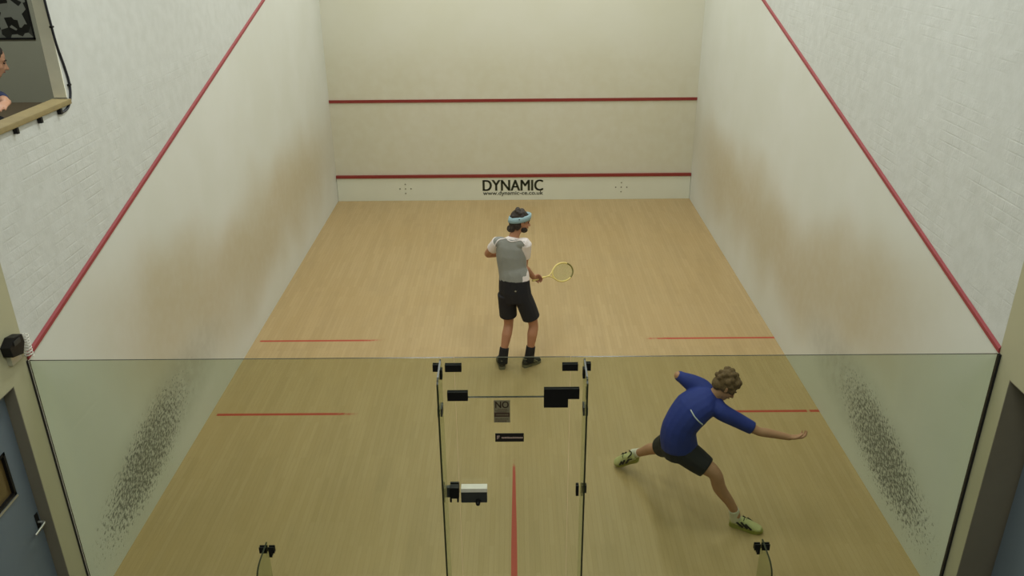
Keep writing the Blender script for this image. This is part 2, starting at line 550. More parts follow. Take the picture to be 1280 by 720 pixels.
# wooden ledge on the opening's sill
lg = thing('wooden_ledge', (-3.24, 0.0, 3.56), 'worn wooden ledge along the sill of the opening high in the left wall', 'ledge')
bm = B(((-3.31, OY0, 3.565), (-3.172, OY1 - 0.002, 3.602)))
obj('rail', bm, M['ledge'], lg, bevel=0.008)
for y in (-0.7, -0.1, 0.49, 0.79, 1.06):
    obj('bracket', B(((-3.2, y - 0.012, 3.525), (-3.17, y + 0.012, 3.565))), M['black'], lg, bevel=0.003)

# raised out lines: bevelled red mouldings down both side walls and across the front
def outline(name, x, s):
    bm = bmesh.new()
    sl = (4.57 - 2.13) / 9.75
    rings = []
    for y in (0.0, 9.75):
        z = 2.13 + sl * y
        rings.append([bm.verts.new((x, y, z)), bm.verts.new((x - s * 0.012, y, z + 0.008)), bm.verts.new((x - s * 0.012, y, z + 0.036)), bm.verts.new((x, y, z + 0.053))])
    for i in range(4):
        bm.faces.new((rings[0][i], rings[0][(i + 1) % 4], rings[1][(i + 1) % 4], rings[1][i]))
    bm.faces.new(rings[0]); bm.faces.new(rings[1])
    struct(name, bm, M['red'])
outline('trim_2', -3.2, -1)
outline('trim_3', 3.2, 1)
struct('trim_4', B(((-3.2, 9.735, 1.78), (3.2, 9.75, 1.83))), M['redfront'])
struct('trim_5', B(((-3.2, 9.735, 4.57), (3.2, 9.75, 4.62))), M['redfront'])

# the tin
tin = thing('tin_board', (0, 9.74, 0), 'long off-white board with red top strip and lettering along the foot of the front wall', 'board')
obj('board', B(((-3.195, 9.72, 0.0), (3.195, 9.748, 0.43))), M['tin'], tin, bevel=0.003)
obj('top_strip', B(((-3.195, 9.70, 0.43), (3.195, 9.748, 0.48))), M['redfront'], tin, bevel=0.004)
obj('lettering', text_bm('DYNAMIC', 1.10, 0.205, (-0.562, 9.7195, 0.175), (1, 0, 0), (0, 0, 1), 0.003, 0.015), M['letter'], tin)
obj('web_address', text_bm('www.dynamic-ce.co.uk', 1.09, 0.095, (-0.556, 9.7195, 0.075), (1, 0, 0), (0, 0, 1), 0.003, 0.003), M['letter'], tin)
for cx in (-1.96, 1.95):
    for dx, dz in ((0, 0.085), (0, -0.085), (-0.10, 0), (0.10, 0), (0, 0.0)):
        bm = bmesh.new()
        bmesh.ops.create_cone(bm, cap_ends=True, segments=10, radius1=0.014, radius2=0.010, depth=0.008,
                              matrix=Matrix.Translation((cx + dx, 9.7175, 0.225 + dz)) @ Matrix.Rotation(math.pi / 2, 4, 'X'))
        obj('bolt', bm, M['bolt'], tin)

# ------------------------------------------------------------------ glass back wall
GT = 0.006                    # half thickness
GW = thing('glass_wall', (0, 0, 0), 'clear green-tinted glass back wall with glass fins and black fittings, around the door', 'glass wall')
def glass_panel(name, poly, label, cat='glass panel', group=None, y=0.0):
    """poly in the x,z plane"""
    bm = bmesh.new()
    a = [bm.verts.new((x, y - GT, z)) for x, z in poly]
    b = [bm.verts.new((x, y + GT, z)) for x, z in poly]
    bm.faces.new(a); bm.faces.new(b[::-1])
    n = len(poly)
    for i in range(n):
        f = bm.faces.new((a[i], a[(i + 1) % n], b[(i + 1) % n], b[i]))
        f.material_index = 1
    return obj('glass_sheet', bm, [M['glass'], M['edge']], GW)
R4 = lambda x0, x1, z0, z1: [(x0, z0), (x1, z0), (x1, z1), (x0, z1)]
J, JF, ZD, ZT = 0.385, 1.815, 1.825, 2.13
glass_panel('', R4(-3.19, -J - 0.002, 0.0, ZT), '')
glass_panel('', R4(J + 0.002, 3.19, 0.0, ZT), '')
glass_panel('glass_panel', R4(-J + 0.002, J - 0.002, ZD + 0.003, ZT), 'narrow clear glass transom panel above the glass door')

# the channels that hold the glass at the side walls
for s, w, lab in ((-1, 'left', 'thin dark vertical channel holding the glass to the left wall'), (1, 'right', 'dark vertical channel holding the glass to the right wall')):
    t = 0.008 if s < 0 else 0.016
    x0, x1 = sorted((s * 3.2, s * (3.2 - t)))
    bm = B(((x0, -0.012 - t, 0.0), (x1, -0.007, 2.135)))
    obj('wall_channel', bm, M['channel'], GW, bevel=0.0015)

# glass door
door = thing('glass_door', (0, 0, 0), 'clear glass court door in the middle of the glass back wall', 'door')
bm = bmesh.new()
poly = R4(-J + 0.002, J - 0.002, 0.008, ZD - 0.003)
a = [bm.verts.new((x, -GT, z)) for x, z in poly]
b = [bm.verts.new((x, GT, z)) for x, z in poly]
bm.faces.new(a); bm.faces.new(b[::-1])
for i in range(4):
    f = bm.faces.new((a[i], a[(i + 1) % 4], b[(i + 1) % 4], b[i])); f.material_index = 1
obj('pane', bm, [M['glass'], M['edge']], door)
lk = obj('lock', B(((-0.372, -0.055, 0.985), (-0.188, -0.006, 1.078))), M['lockgrey'], door, bevel=0.004)
obj('lock_cover', B(((-0.370, -0.062, 1.080), (-0.186, -0.006, 1.112))), M['wirewhite'], lk, bevel=0.003)
bm = bmesh.new()
loft(bm, [(-0.252, -0.055, 1.0), (-0.252, -0.085, 1.0)], [0.019, 0.016], side=(1, 0, 0), k=1)
obj('thumb_turn', bm, M['black'], lk, smooth=True)
obj('hinge', B(((0.330, -0.030, 0.03), (0.380, 0.030, 0.13))), M['black'], door, bevel=0.003)

# patch fittings: black plates either side of the glass
def patch(rects, label, group=None, d=0.009):
    bm = bmesh.new()
    for x0, x1, z0, z1 in rects:
        box(bm, (x0, -GT - d, z0), (x1, -GT - 0.0005, z1))
        box(bm, (x0, GT + 0.0005, z0), (x1, GT + d, z1))
    return obj('patch_fitting', bm, M['black'], GW)
patch([(-0.447, -0.338, 2.028, 2.081)], 'small black patch fitting at the top of the glass, just right of the left fin')
patch([(-0.440, -0.302, 1.803, 1.872)], 'black patch fitting at the upper left corner of the glass door')
patch([(0.330, 0.434, 2.030, 2.081)], 'small black patch fitting at the top of the glass, just left of the right fin')
patch([(0.210, 0.448, 1.812, 1.892), (0.210, 0.373, 1.746, 1.812)], 'large L-shaped black patch fitting at the upper right corner of the glass door')
patch([(-0.528, -0.484, 2.030, 2.083)], 'small black patch fitting on the outer side of the left tall fin')
patch([(0.484, 0.519, 2.030, 2.086)], 'small black patch fitting on the outer side of the right tall fin')
patch([(0.442, 0.462, 1.009, 1.098)], 'narrow black clip on the glass left of the right tall fin', d=0.012)
patch([(0.484, 0.517, 1.032, 1.098)], 'small black block on the outer side of the right tall fin at mid height')
patch([(-1.880, -1.824, 0.500, 0.553)], 'outer half of the black fitting clamping the left low fin')
patch([(-1.812, -1.768, 0.500, 0.553), (-1.812, -1.790, 0.462, 0.4995)], 'inner half of the black fitting clamping the left low fin')
patch([(1.768, 1.812, 0.500, 0.553), (1.790, 1.812, 0.462, 0.4995)], 'inner half of the black fitting clamping the right low fin')
patch([(1.824, 1.880, 0.500, 0.553)], 'outer half of the black fitting clamping the right low fin')
# lock keeper beside the door
kp = obj('lock_keeper', B(((-0.450, -0.055, 1.020), (-0.386, -0.0065, 1.112))), M['black'], GW, bevel=0.004)
obj('keeper_back', B(((-0.450, 0.0065, 1.020), (-0.386, 0.022, 1.112))), M['black'], kp, bevel=0.004)
obj('keeper_arm', B(((-0.472, -0.045, 1.024), (-0.4505, -0.012, 1.108))), M['lockgrey'], kp, bevel=0.003)
for x in (-0.452, -0.402):
    obj('keeper_pin', B(((x, -0.05, 0.985), (x + 0.013, -0.03, 1.020))), M['black'], kp, bevel=0.002)

# glass fins, standing square to the wall on the outside
def fin(x, prof, label, group):
    bm = bmesh.new()
    a = [bm.verts.new((x - 0.006, y, z)) for y, z in prof]
    b = [bm.verts.new((x + 0.006, y, z)) for y, z in prof]
    bm.faces.new(a); bm.faces.new(b[::-1])
    n = len(prof)
    for i in range(n):
        f = bm.faces.new((a[i], a[(i + 1) % n], b[(i + 1) % n], b[i]))
        f.material_index = 0 if i == n - 1 else 1
    return obj('glass_fin', bm, [M['finglass'], M['edge']], GW)
def finprof(d, zt, r, drop):
    pr = [(-GT - 0.001, 0.0), (-d, 0.0)]
    for i in range(9):
        a = math.pi / 2 * i / 8
        pr.append((-d + r * (1 - math.cos(a)), zt - drop - r * 0.7 * (1 - math.sin(a))))
    pr.append((-GT - 0.001, zt))
    return pr
for s, n_ in ((-1, 'left'), (1, 'right')):
    f = fin(s * 0.475, finprof(0.27, 2.12, 0.06, 0.012), 'tall glass fin bracing the glass wall just %s of the glass door' % n_, 'tall glass fins')
    for z in (1.83,):
        bmh = B(((s * 0.475 - 0.016, -0.20, z - 0.03), (s * 0.475 - 0.0065, -0.12, z + 0.03)), ((s * 0.475 + 0.0065, -0.20, z - 0.03), (s * 0.475 + 0.016, -0.12, z + 0.03)))
    obj('top_clamp', B(((s * 0.475 - 0.014, -0.075, 2.005), (s * 0.475 + 0.014, -0.03, 2.075))), M['black'], f, bevel=0.003)
    obj('clamp_plate', bmh, M['lockgrey'], f)
    fin(s * 1.818, finprof(0.29, 0.60, 0.12, 0.01), 'low glass fin at the foot of the glass wall on the %s side' % n_, 'low glass fins')

# notices on the door glass
nb = thing('door_notice', (-0.073, -0.007, 1.62), 'small grey-brown notice sticker headed NO on the glass door', 'notice')
obj('sheet', B(((-0.129, -0.0085, 1.626), (-0.019, -0.0068, 1.803))), M['sticker'], nb)
obj('dark_band', B(((-0.126, -0.0095, 1.672), (-0.022, -0.0086, 1.706))), M['stickerdark'], nb)
obj('heading', text_bm('NO', 0.092, 0.052, (-0.119, -0.0086, 1.742), (1, 0, 0), (0, 0, 1), 0.0008, 0.03), M['stickerdark'], nb)
bm = bmesh.new()
for z, x0, x1 in ((1.733, -0.10, -0.035), (1.722, -0.118, -0.03), (1.712, -0.11, -0.04)):
    x = x0
    while x < x1:
        w = random.uniform(0.006, 0.014)
        box(bm, (x, -0.0094, z - 0.0035), (min(x + w, x1), -0.0086, z + 0.0015)); x += w + 0.004
obj('small_print', bm, M['stickerdark'], nb)
bm = bmesh.new()
for z, x0, x1 in ((1.655, -0.12, -0.03), (1.640, -0.12, -0.04)):
    x = x0
    while x < x1:
        w = random.uniform(0.008, 0.016)
        box(bm, (x, -0.0094, z - 0.004), (min(x + w, x1), -0.0086, z + 0.002)); x += w + 0.004
obj('small_print', bm, M['stickerdark'], nb)
bm = bmesh.new()
x = -0.112
while x < -0.035:
    w = random.uniform(0.006, 0.012)
    box(bm, (x, -0.0103, 1.685), (x + w, -0.0096, 1.692)); x += w + 0.004
obj('pale_print', bm, M['sticker'], nb)
pl = thing('name_plate', (-0.024, -0.007, 1.47), 'small black name plate with faint pale lettering on the glass door below the notice', 'plate')
obj('plate', B(((-0.123, -0.010, 1.470), (0.074, -0.0068, 1.538))), M['plate'], pl)
bm = B(((-0.110, -0.0113, 1.492), (-0.105, -0.0101, 1.520)), ((-0.105, -0.0113, 1.514), (-0.092, -0.0101, 1.520)), ((-0.105, -0.0113, 1.502), (-0.095, -0.0101, 1.507)))
obj('emblem', bm, M['platetext'], pl)
bm = bmesh.new()
x = -0.078
while x < 0.060:
    w = random.uniform(0.005, 0.010)
    box(bm, (x, -0.0113, 1.497), (x + w, -0.0101, 1.497 + random.uniform(0.009, 0.014))); x += w + 0.0028
obj('lettering', bm, M['platetext'], pl)

# ------------------------------------------------------------------ corridor doors
def corridor_door(name, s, xw, t, y0, y1, zt, label):
    d = bpy.data.objects.new(name, None); COL.objects.link(d); d['kind'] = 'structure'
    d.location = (s * (xw + t + 0.02), (y0 + y1) / 2, 0)
    def bb(nm, xa, xb, ya, yb, za, zb, m, par=d, bev=0.0):
        x0, x1 = sorted((s * xa, s * xb))
        return obj(nm, B(((x0, ya, za), (x1, yb, zb))), m, par, bevel=bev)
    # dark lining of the doorway
    bm = bmesh.new()
    xa, xb = sorted((s * (xw + 0.001), s * (xw + t + 0.06)))
    box(bm, (xa, y1 - 0.006, 0), (xb, y1 + 0.0, zt))
    box(bm, (xa, y0, 0), (xb, y0 + 0.006, zt))
    box(bm, (xa, y0, zt - 0.006), (xb, y1, zt))
    obj('door_lining', bm, M['jamb'], d)
    xl = xw + t
    # leaf as four rails round the window
    w0, w1, z0, z1 = y1 - 0.58, y1 - 0.158, 1.33, 1.66
    x0, x1 = sorted((s * xl, s * (xl + 0.045)))
    ya, yb = y0 + 0.01, y1 - 0.01
    if name == 'door_2':
        yb = y1 - 0.03
    obj('leaf', B(((x0, ya, 0.01), (x1, w0, zt - 0.012)), ((x0, w1, 0.01), (x1, yb, zt - 0.012)),
                  ((x0, w0, 0.01), (x1, w1, z0)), ((x0, w0, z1), (x1, w1, zt - 0.012))), M['doorblue'], d)
    xf0, xf1 = sorted((s * (xl - 0.004), s * (xl + 0.049)))
    fr = obj('vision_frame', B(((xf0, w0, z0), (xf1, w0 + 0.02, z1)), ((xf0, w1 - 0.02, z0), (xf1, w1, z1)),
                          ((xf0, w0, z1 - 0.02), (xf1, w1, z1)), ((xf0, w0, z0), (xf1, w1, z0 + 0.02))), M['black'], d)
    bb('pane', xl + 0.018, xl + 0.026, w0 + 0.02, w1 - 0.02, z0 + 0.02, z1 - 0.02, M['darkglass'], fr)
    bb('sill_strip', xl - 0.010, xl - 0.001, w0, w1, z0 - 0.016, z0 - 0.002, M['steel'], fr)
    if name == 'door_2':
        return d
    # lever handle
    hz = 1.0
    bm = bmesh.new()
    yh = y1 - 0.045
    loft(bm, [(s * (xl - 0.001), yh, hz), (s * (xl - 0.045), yh, hz), (s * (xl - 0.05), yh - 0.03, hz - 0.004), (s * (xl - 0.05), yh - 0.12, hz - 0.008)], [0.009, 0.009, 0.008, 0.008], side=(0, 0, 1), n=10)
    h = obj('handle', bm, M['steel'], d, smooth=True)
    bb('handle_plate', xl - 0.006, xl - 0.001, yh - 0.018, yh + 0.018, hz - 0.07, hz + 0.07, M['black'], h, 0.001)
    return d
corridor_door('door_1', -1, 3.2, TH - 0.005, DL0, DL1, DZL, '')
corridor_door('door_2', 1, 3.2, TR - 0.03, DR0, DR1, DZR, '')

# ------------------------------------------------------------------ things on the left wall
def pipe(bm, pts, r, k=6, n=10, side=(1, 0, 0)):
    loft(bm, pts, [r] * len(pts), side=side, k=k, n=n)
bm = bmesh.new()
pipe(bm, [(-3.192, 1.20, 5.0), (-3.192, 1.20, 4.6), (-3.192, 1.205, 4.278), (-3.192, 1.215, 4.129), (-3.192, 1.228, 3.983), (-3.192, 1.262, 3.85), (-3.192, 1.285, 3.723), (-3.192, 1.275, 3.642), (-3.192, 1.235, 3.575), (-3.192, 1.17, 3.535), (-3.192, 1.08, 3.53)], 0.0085)
cab = tag(obj('wall_cable', bm, M['cable'], smooth=True), 'dark cable running down the left wall beside the gallery opening and under its ledge', 'cable')
for y, z in ((1.215, 4.10), (1.275, 3.69)):
    obj('cable_clip', B(((-3.2, y - 0.014, z - 0.006), (-3.180, y + 0.014, z + 0.006))), M['black'], cab, bevel=0.001)

bx = thing('wall_box', (-3.19, -0.10, 2.24), 'small black box with coiled pale wire on the left wall by the glass top', 'box')
bm = bmesh.new()
prof = [(-0.225, 2.275), (-0.115, 2.245), (-0.075, 2.31), (-0.08, 2.37), (-0.165, 2.385), (-0.235, 2.345)]
a = [bm.verts.new((-3.199, y, z)) for y, z in prof]
b = [bm.verts.new((-3.135, y, z)) for y, z in prof]
bm.faces.new(a); bm.faces.new(b)
for i in range(6):
    bm.faces.new((a[i], a[(i + 1) % 6], b[(i + 1) % 6], b[i]))
obj('housing', bm, M['black'], bx, bevel=0.006)
obj('face_plate', B(((-3.134, -0.19, 2.335), (-3.129, -0.12, 2.368))), M['lockgrey'], bx, bevel=0.002)
bm = bmesh.new()
hel = []
for i in range(8 * 12 + 1):
    a_ = 2 * math.pi * i / 12
    hel.append((-3.155 + 0.026 * math.cos(a_), -0.040 + 0.026 * math.sin(a_), 2.185 + 0.165 * i / 96))
pipe(bm, hel, 0.0042, k=1, n=6, side=(0, 0, 1))
obj('coil', bm, M['wirewhite'], bx, smooth=True)
obj('bracket', B(((-3.2, -0.20, 2.20), (-3.17, -0.09, 2.262))), M['steel'], bx, bevel=0.003)

# print on the gallery's end wall
pr = thing('wall_print', (-5.3, GE, 3.7), 'black and white print hanging on the grey end wall of the gallery at upper left', 'print')
PRX = -4.90
obj('sheet', B(((PRX - 0.75, GE - 0.012, 3.665), (PRX, GE - 0.004, 4.35))), M['print'], pr)
obj('frame', B(((PRX - 0.75, GE - 0.018, 3.645), (PRX + 0.012, GE - 0.001, 3.665)), ((PRX, GE - 0.018, 3.645), (PRX + 0.012, GE - 0.001, 4.37)),
               ((PRX - 0.762, GE - 0.018, 3.645), (PRX - 0.75, GE - 0.001, 4.37)), ((PRX - 0.75, GE - 0.018, 4.35), (PRX, GE - 0.001, 4.37))), M['black'], pr)

# ------------------------------------------------------------------ people
def frame_from(f, u):
    f = V(f).normalized()
    u = V(u)
    u = (u - f * u.dot(f)).normalized()
    r = f.cross(u)
    return r, f, u           # right, forward, up

def hand(bm, wrist, d, nrm, thumb, curl=0.6, sc=1.0, spread=0.06, tcurl=0.5):
    """wrist point, d = towards the fingers, nrm = out of the palm, thumb = towards the thumb side"""
    d = V(d).normalized()
    nrm = (V(nrm) - d * V(nrm).dot(d)).normalized()
    t = d.cross(nrm)
    if t.dot(V(thumb)) < 0:
        t = -t
    w = V(wrist)
    L = 0.095 * sc
    loft(bm, [w - d * 0.02 * sc, w + d * 0.02 * sc, w + d * 0.06 * sc, w + d * L], [(0.027 * sc, 0.019 * sc), (0.034 * sc, 0.018 * sc), (0.041 * sc, 0.015 * sc), (0.040 * sc, 0.012 * sc)], side=t, k=3, n=12)
    lens = [0.072, 0.080, 0.074, 0.058]
    for i, ln in enumerate(lens):
        off = (0.030 - 0.0205 * i) * sc
        base = w + d * (L - 0.008 * sc - (0.006 * sc if i in (0, 3) else 0)) + t * off
        dd = (d + t * (spread * (1.5 - i))).normalized()
        pts = [base]
        p = base
        for seg in range(3):
            ang = curl * (0.6 + seg)
            dv = dd * math.cos(ang) + nrm * math.sin(ang)
            p = p + dv * ln * sc * (0.44, 0.32, 0.26)[seg]
            pts.append(p)
        loft(bm, pts, [0.0098 * sc, 0.0092 * sc, 0.0085 * sc, 0.0072 * sc], side=t, k=2, n=8)
    b0 = w + d * 0.022 * sc + t * 0.024 * sc
    d1 = (d * 0.65 + t * 0.75 + nrm * 0.25).normalized()
    d2 = (d * 0.95 + t * (0.35 - tcurl * 0.6) + nrm * (0.3 + tcurl)).normalized()
    d3 = (d * 0.9 + t * (0.1 - tcurl) + nrm * (0.3 + tcurl)).normalized()
    p1 = b0 + d1 * 0.036 * sc
    p2 = p1 + d2 * 0.032 * sc
    p3 = p2 + d3 * 0.024 * sc
    loft(bm, [b0, p1, p2, p3], [0.015 * sc, 0.0120 * sc, 0.0105 * sc, 0.009 * sc], side=nrm, k=2, n=8)

def head(bm, c, f, u, sc=1.0):
    """c = centre of the skull"""
    r, f, u = frame_from(f, u)
    ax = (r, f, u)
    at = lambda x, y, z: V(c) + (r * x + f * y + u * z) * sc
    e = lambda x, y, z, a, b_, d: ell(bm, at(x, y, z), (a * sc, b_ * sc, d * sc), ax)
    e(0, -0.008, 0.025, 0.076, 0.096, 0.090)       # skull
    e(0, 0.030, -0.030, 0.060, 0.062, 0.078)       # face
    e(0, 0.048, -0.078, 0.042, 0.038, 0.036)       # jaw and chin
    e(0, 0.062, -0.094, 0.022, 0.022, 0.018)       # chin
    e(0.034, 0.055, -0.030, 0.022, 0.024, 0.024)   # cheeks
    e(-0.034, 0.055, -0.030, 0.022, 0.024, 0.024)
    e(0, 0.078, 0.018, 0.048, 0.014, 0.012)        # brow
    loft(bm, [at(0, 0.084, 0.012), at(0, 0.098, -0.012), at(0, 0.112, -0.034)], [0.008 * sc, 0.010 * sc, 0.013 * sc], side=r, k=2, n=8)
    e(0.011, 0.094, -0.038, 0.009, 0.012, 0.008)   # nostrils
    e(-0.011, 0.094, -0.038, 0.009, 0.012, 0.008)
    e(0, 0.088, -0.060, 0.021, 0.011, 0.009)       # mouth
    for s in (-1, 1):
        e(s * 0.078, -0.005, -0.008, 0.008, 0.018, 0.031)
        e(s * 0.083, -0.014, 0.002, 0.007, 0.014, 0.020)
    return at, ax

def face_bits(parent, at, ax, sc=1.0):
    for s in (-1, 1):
        bm = bmesh.new()
        ell(bm, at(s * 0.029, 0.082, 0.002), (0.012 * sc, 0.008 * sc, 0.006 * sc), ax, 10, 8)
        obj('eye', bm, M['eye'], parent, smooth=True)
        bm = bmesh.new()
        loft(bm, [at(s * 0.014, 0.092, 0.020), at(s * 0.03, 0.090, 0.025), at(s * 0.046, 0.080, 0.020)], [0.004 * sc] * 3, side=ax[0], n=6)
        obj('eyebrow', bm, M['hairdark'], parent, smooth=True)
    bm = bmesh.new()
    ell(bm, at(0, 0.0965, -0.060), (0.020 * sc, 0.006 * sc, 0.006 * sc), ax, 10, 8)
    obj('mouth', bm, M['lips'], parent, smooth=True)

def foot_bm(bm, ankle, heel, toe, up):
    heel, toe, up, ankle = V(heel), V(toe), V(up).normalized(), V(ankle)
    d = (toe - heel).normalized()
    loft(bm, [ankle, heel + d * 0.05 + up * 0.055], [0.036, 0.036], side=d, k=1)
    loft(bm, [heel + d * 0.035 + up * 0.045, heel + d * 0.12 + up * 0.045, heel + d * 0.22 + up * 0.032], [(0.028, 0.028), (0.032, 0.028), (0.034, 0.018)], side=d.cross(up), k=3)

def shoe(parent, heel, toe, up, ankle, mats, label=None):
    """sports shoe; heel and toe are sole points, up = away from the sole"""
    up = V(up); heel = V(heel); toe = V(toe)
    d = toe - heel
    L = d.length
    d.normalize()
    up = (up - d * up.dot(d)).normalized()
    s = d.cross(up)
    body, trim, sole = mats
    at = lambda x, y, z: heel + d * x * L + s * y + up * z
    bm = bmesh.new()
    pts = [at(0.10, 0, 0.055), at(0.22, 0, 0.058), at(0.40, 0, 0.055), at(0.58, 0, 0.048), at(0.76, 0, 0.040), at(0.90, 0, 0.036)]
    loft(bm, pts, [(0.036, 0.040), (0.040, 0.045), (0.041, 0.046), (0.047, 0.039), (0.049, 0.029), (0.040, 0.021)], side=s, k=4, n=18)
    loft(bm, [at(0.17, 0, 0.06), at(0.18, 0, 0.098)], [(0.036, 0.048), (0.033, 0.043)], side=s, k=1, n=18, capk=0.1)
    sh = fuse('shoe', bm, body, parent, 0.005, 3)
    bm = bmesh.new()
    out = [(0.0, 0.020), (0.03, 0.032), (0.12, 0.040), (0.3, 0.038), (0.42, 0.040), (0.6, 0.049), (0.75, 0.053), (0.88, 0.046), (0.96, 0.030), (1.0, 0.012)]
    ring = [(x, y) for x, y in out] + [(x, -y) for x, y in out[::-1]]
    lo = [bm.verts.new(at(x, y * 0.96, 0.0 + (0.010 * ((x - 0.8) / 0.2) if x > 0.8 else 0))) for x, y in ring]
    hi = [bm.verts.new(at(x, y, 0.030 + (0.008 if x < 0.4 else 0))) for x, y in ring]
    bm.faces.new(lo[::-1]); bm.faces.new(hi)
    for i in range(len(ring)):
        bm.faces.new((lo[i], lo[(i + 1) % len(ring)], hi[(i + 1) % len(ring)], hi[i]))
    obj('sole', bm, sole, sh, smooth=False)
    bm = bmesh.new()
    for j in range(5):
        x = 0.42 + 0.065 * j
        z = 0.103 - 0.0085 * j
        loft(bm, [at(x, -0.022, z - 0.012), at(x, 0, z), at(x, 0.022, z - 0.012)], [0.0035] * 3, side=d, k=2, n=6)
    obj('laces', bm, trim, sh, smooth=True)
    bm = bmesh.new()
    for sg in (-1, 1):
        for (x0, z0, x1, z1, w) in ((0.22, 0.075, 0.42, 0.040, 0.046), (0.36, 0.085, 0.56, 0.042, 0.049), (0.50, 0.078, 0.68, 0.042, 0.051), (0.10, 0.070, 0.22, 0.080, 0.040)):
            loft(bm, [at(x0, sg * (w - 0.004), z0), at((x0 + x1) / 2, sg * w, (z0 + z1) / 2), at(x1, sg * w, z1)], [(0.009, 0.005)] * 3, side=d, k=2, n=6)
    loft(bm, [at(0.155, -0.037, 0.108), at(0.02, 0.0, 0.112), at(0.155, 0.037, 0.108)], [0.006] * 3, side=up, k=4, n=6)
    obj('side_stripes', bm, trim, sh, smooth=True)
    return sh

def sock(parent, ankle, top, m, r0=0.040, r1=0.044):
    bm = bmesh.new()
    ankle, top = V(ankle), V(top)
    loft(bm, [ankle, ankle.lerp(top, 0.5), top], [r0, (r0 + r1) / 2 - 0.002, r1], k=3, n=16, capk=0.2)
    return obj('sock', bm, m, parent, smooth=True)

# ---------------- player by the centre, seen from behind
P = thing('person', (0.02, 3.6, 0), 'standing person in pale blue headband, grey and white shirt and black shorts, holding a racket', 'person')
RS, LS = V((0.135, 3.67, 1.500)), V((-0.165, 3.79, 1.470))
SD = (RS - LS).normalized()
FW = V((0.40, 0.91, 0)).normalized()
HC, HF, HU = V((0.082, 3.785, 1.715)), (0.92, 0.32, -0.20), (0.10, 0.10, 1)
RHIP, LHIP = V((0.095, 3.63, 0.93)), V((-0.075, 3.68, 0.93))
RK, LK = V((0.222, 3.66, 0.530)), V((-0.058, 3.72, 0.510))
RA, LA = V((0.182, 3.62, 0.130)), V((-0.132, 3.58, 0.125))
LE, LW = V((-0.290, 3.96, 1.265)), V((-0.075, 4.06, 1.225))
RE, RW = V((0.120, 3.76, 1.190)), V((0.226, 3.895, 1.005))
bm = bmesh.new()
loft(bm, [(0.01, 3.655, 0.90), (0.01, 3.66, 1.0), (-0.01, 3.70, 1.16), (-0.02, 3.725, 1.36), (-0.01, 3.735, 1.47), (0.0, 3.745, 1.53)],
     [(0.146, 0.100), (0.146, 0.100), (0.138, 0.095), (0.165, 0.105), (0.150, 0.085), (0.06, 0.055)], side=SD)
loft(bm, [(-0.005, 3.745, 1.49), (0.02, 3.76, 1.58), (0.06, 3.775, 1.66)], [0.062, 0.056, 0.058], side=SD)
at1, ax1 = head(bm, HC, HF, HU, 1.03)
loft(bm, [LHIP, LHIP.lerp(LK, 0.5) + V((0, 0.015, 0)), LK, LK.lerp(LA, 0.3) + V((0, -0.02, 0)), LK.lerp(LA, 0.7), LA], [0.074, 0.073, 0.054, 0.057, 0.042, 0.035])
loft(bm, [RHIP, RHIP.lerp(RK, 0.5) + V((0, 0.015, 0)), RK, RK.lerp(RA, 0.3) + V((0, -0.02, 0)), RK.lerp(RA, 0.7), RA], [0.076, 0.075, 0.055, 0.058, 0.042, 0.035])
loft(bm, [LS + V((0.02, 0, -0.01)), LS.lerp(LE, 0.5), LE, LE.lerp(LW, 0.3), LW], [0.055, 0.047, 0.038, 0.040, 0.027])
loft(bm, [RS + V((-0.02, 0, -0.01)), RS.lerp(RE, 0.5), RE, RE.lerp(RW, 0.3), RW], [0.055, 0.049, 0.040, 0.042, 0.028])
hand(bm, LW, (0.9, 0.2, 0.05), (0.2, -0.6, -0.7), (0, 0.3, 1), 0.45)
# racket hand closes round the grip
RD = V((0.70, 0.69, -0.10)).normalized()
GRIP = V((0.282, 3.95, 0.955))
hand(bm, RW, (0.58, 0.62, -0.50), (0.55, -0.75, -0.25), (0.2, 0.3, 1), 0.95, tcurl=0.7)
Lf = dict(heel=(-0.135, 3.535, 0.0), toe=(-0.165, 3.81, 0.0))
Rf = dict(heel=(0.105, 3.585, 0.0), toe=(0.305, 3.745, 0.0))
foot_bm(bm, LA, Lf['heel'], Lf['toe'], (0, 0, 1))
foot_bm(bm, RA, Rf['heel'], Rf['toe'], (0, 0, 1))
fuse('body', bm, M['skin'], P, 0.0055, 5)
face_bits(P, at1, ax1, 1.03)
shoe(P, Lf['heel'], Lf['toe'], (0, 0, 1), LA, (M['shoedark'], M['sole'], M['sole']))
shoe(P, Rf['heel'], Rf['toe'], (0, 0, 1), RA, (M['shoedark'], M['sole'], M['sole']))
sock(P, V((-0.133, 3.586, 0.065)), LK.lerp(LA, 0.70), M['sockblack'], 0.060, 0.053)
sock(P, V((0.170, 3.622, 0.065)), RK.lerp(RA, 0.70), M['sockblack'], 0.060, 0.053)
# hair
bm = bmesh.new()
e1 = lambda x, y, z, a, b_, c: ell(bm, at1(x, y, z), (a, b_, c), ax1)
e1(0, -0.020, 0.042, 0.090, 0.104, 0.096)
e1(0, -0.072, -0.030, 0.066, 0.045, 0.070)
e1(0, -0.078, -0.078, 0.050, 0.032, 0.050)
e1(0.058, -0.045, -0.028, 0.028, 0.042, 0.060)
e1(-0.058, -0.045, -0.028, 0.028, 0.042, 0.060)
for i in range(26):
    a_, z_ = random.uniform(0, 2 * math.pi), random.uniform(-0.01, 0.10)
    rr = 0.076 * math.sqrt(max(0.02, 1 - (z_ / 0.105) ** 2))
    e1(rr * math.cos(a_), -0.025 + rr * 1.1 * math.sin(a_), 0.03 + z_, 0.026, 0.026, 0.022)
for i in range(12):
    e1(random.uniform(-0.055, 0.055), -0.098 + random.uniform(-0.008, 0.01), random.uniform(-0.11, -0.01), 0.016, 0.015, 0.028)
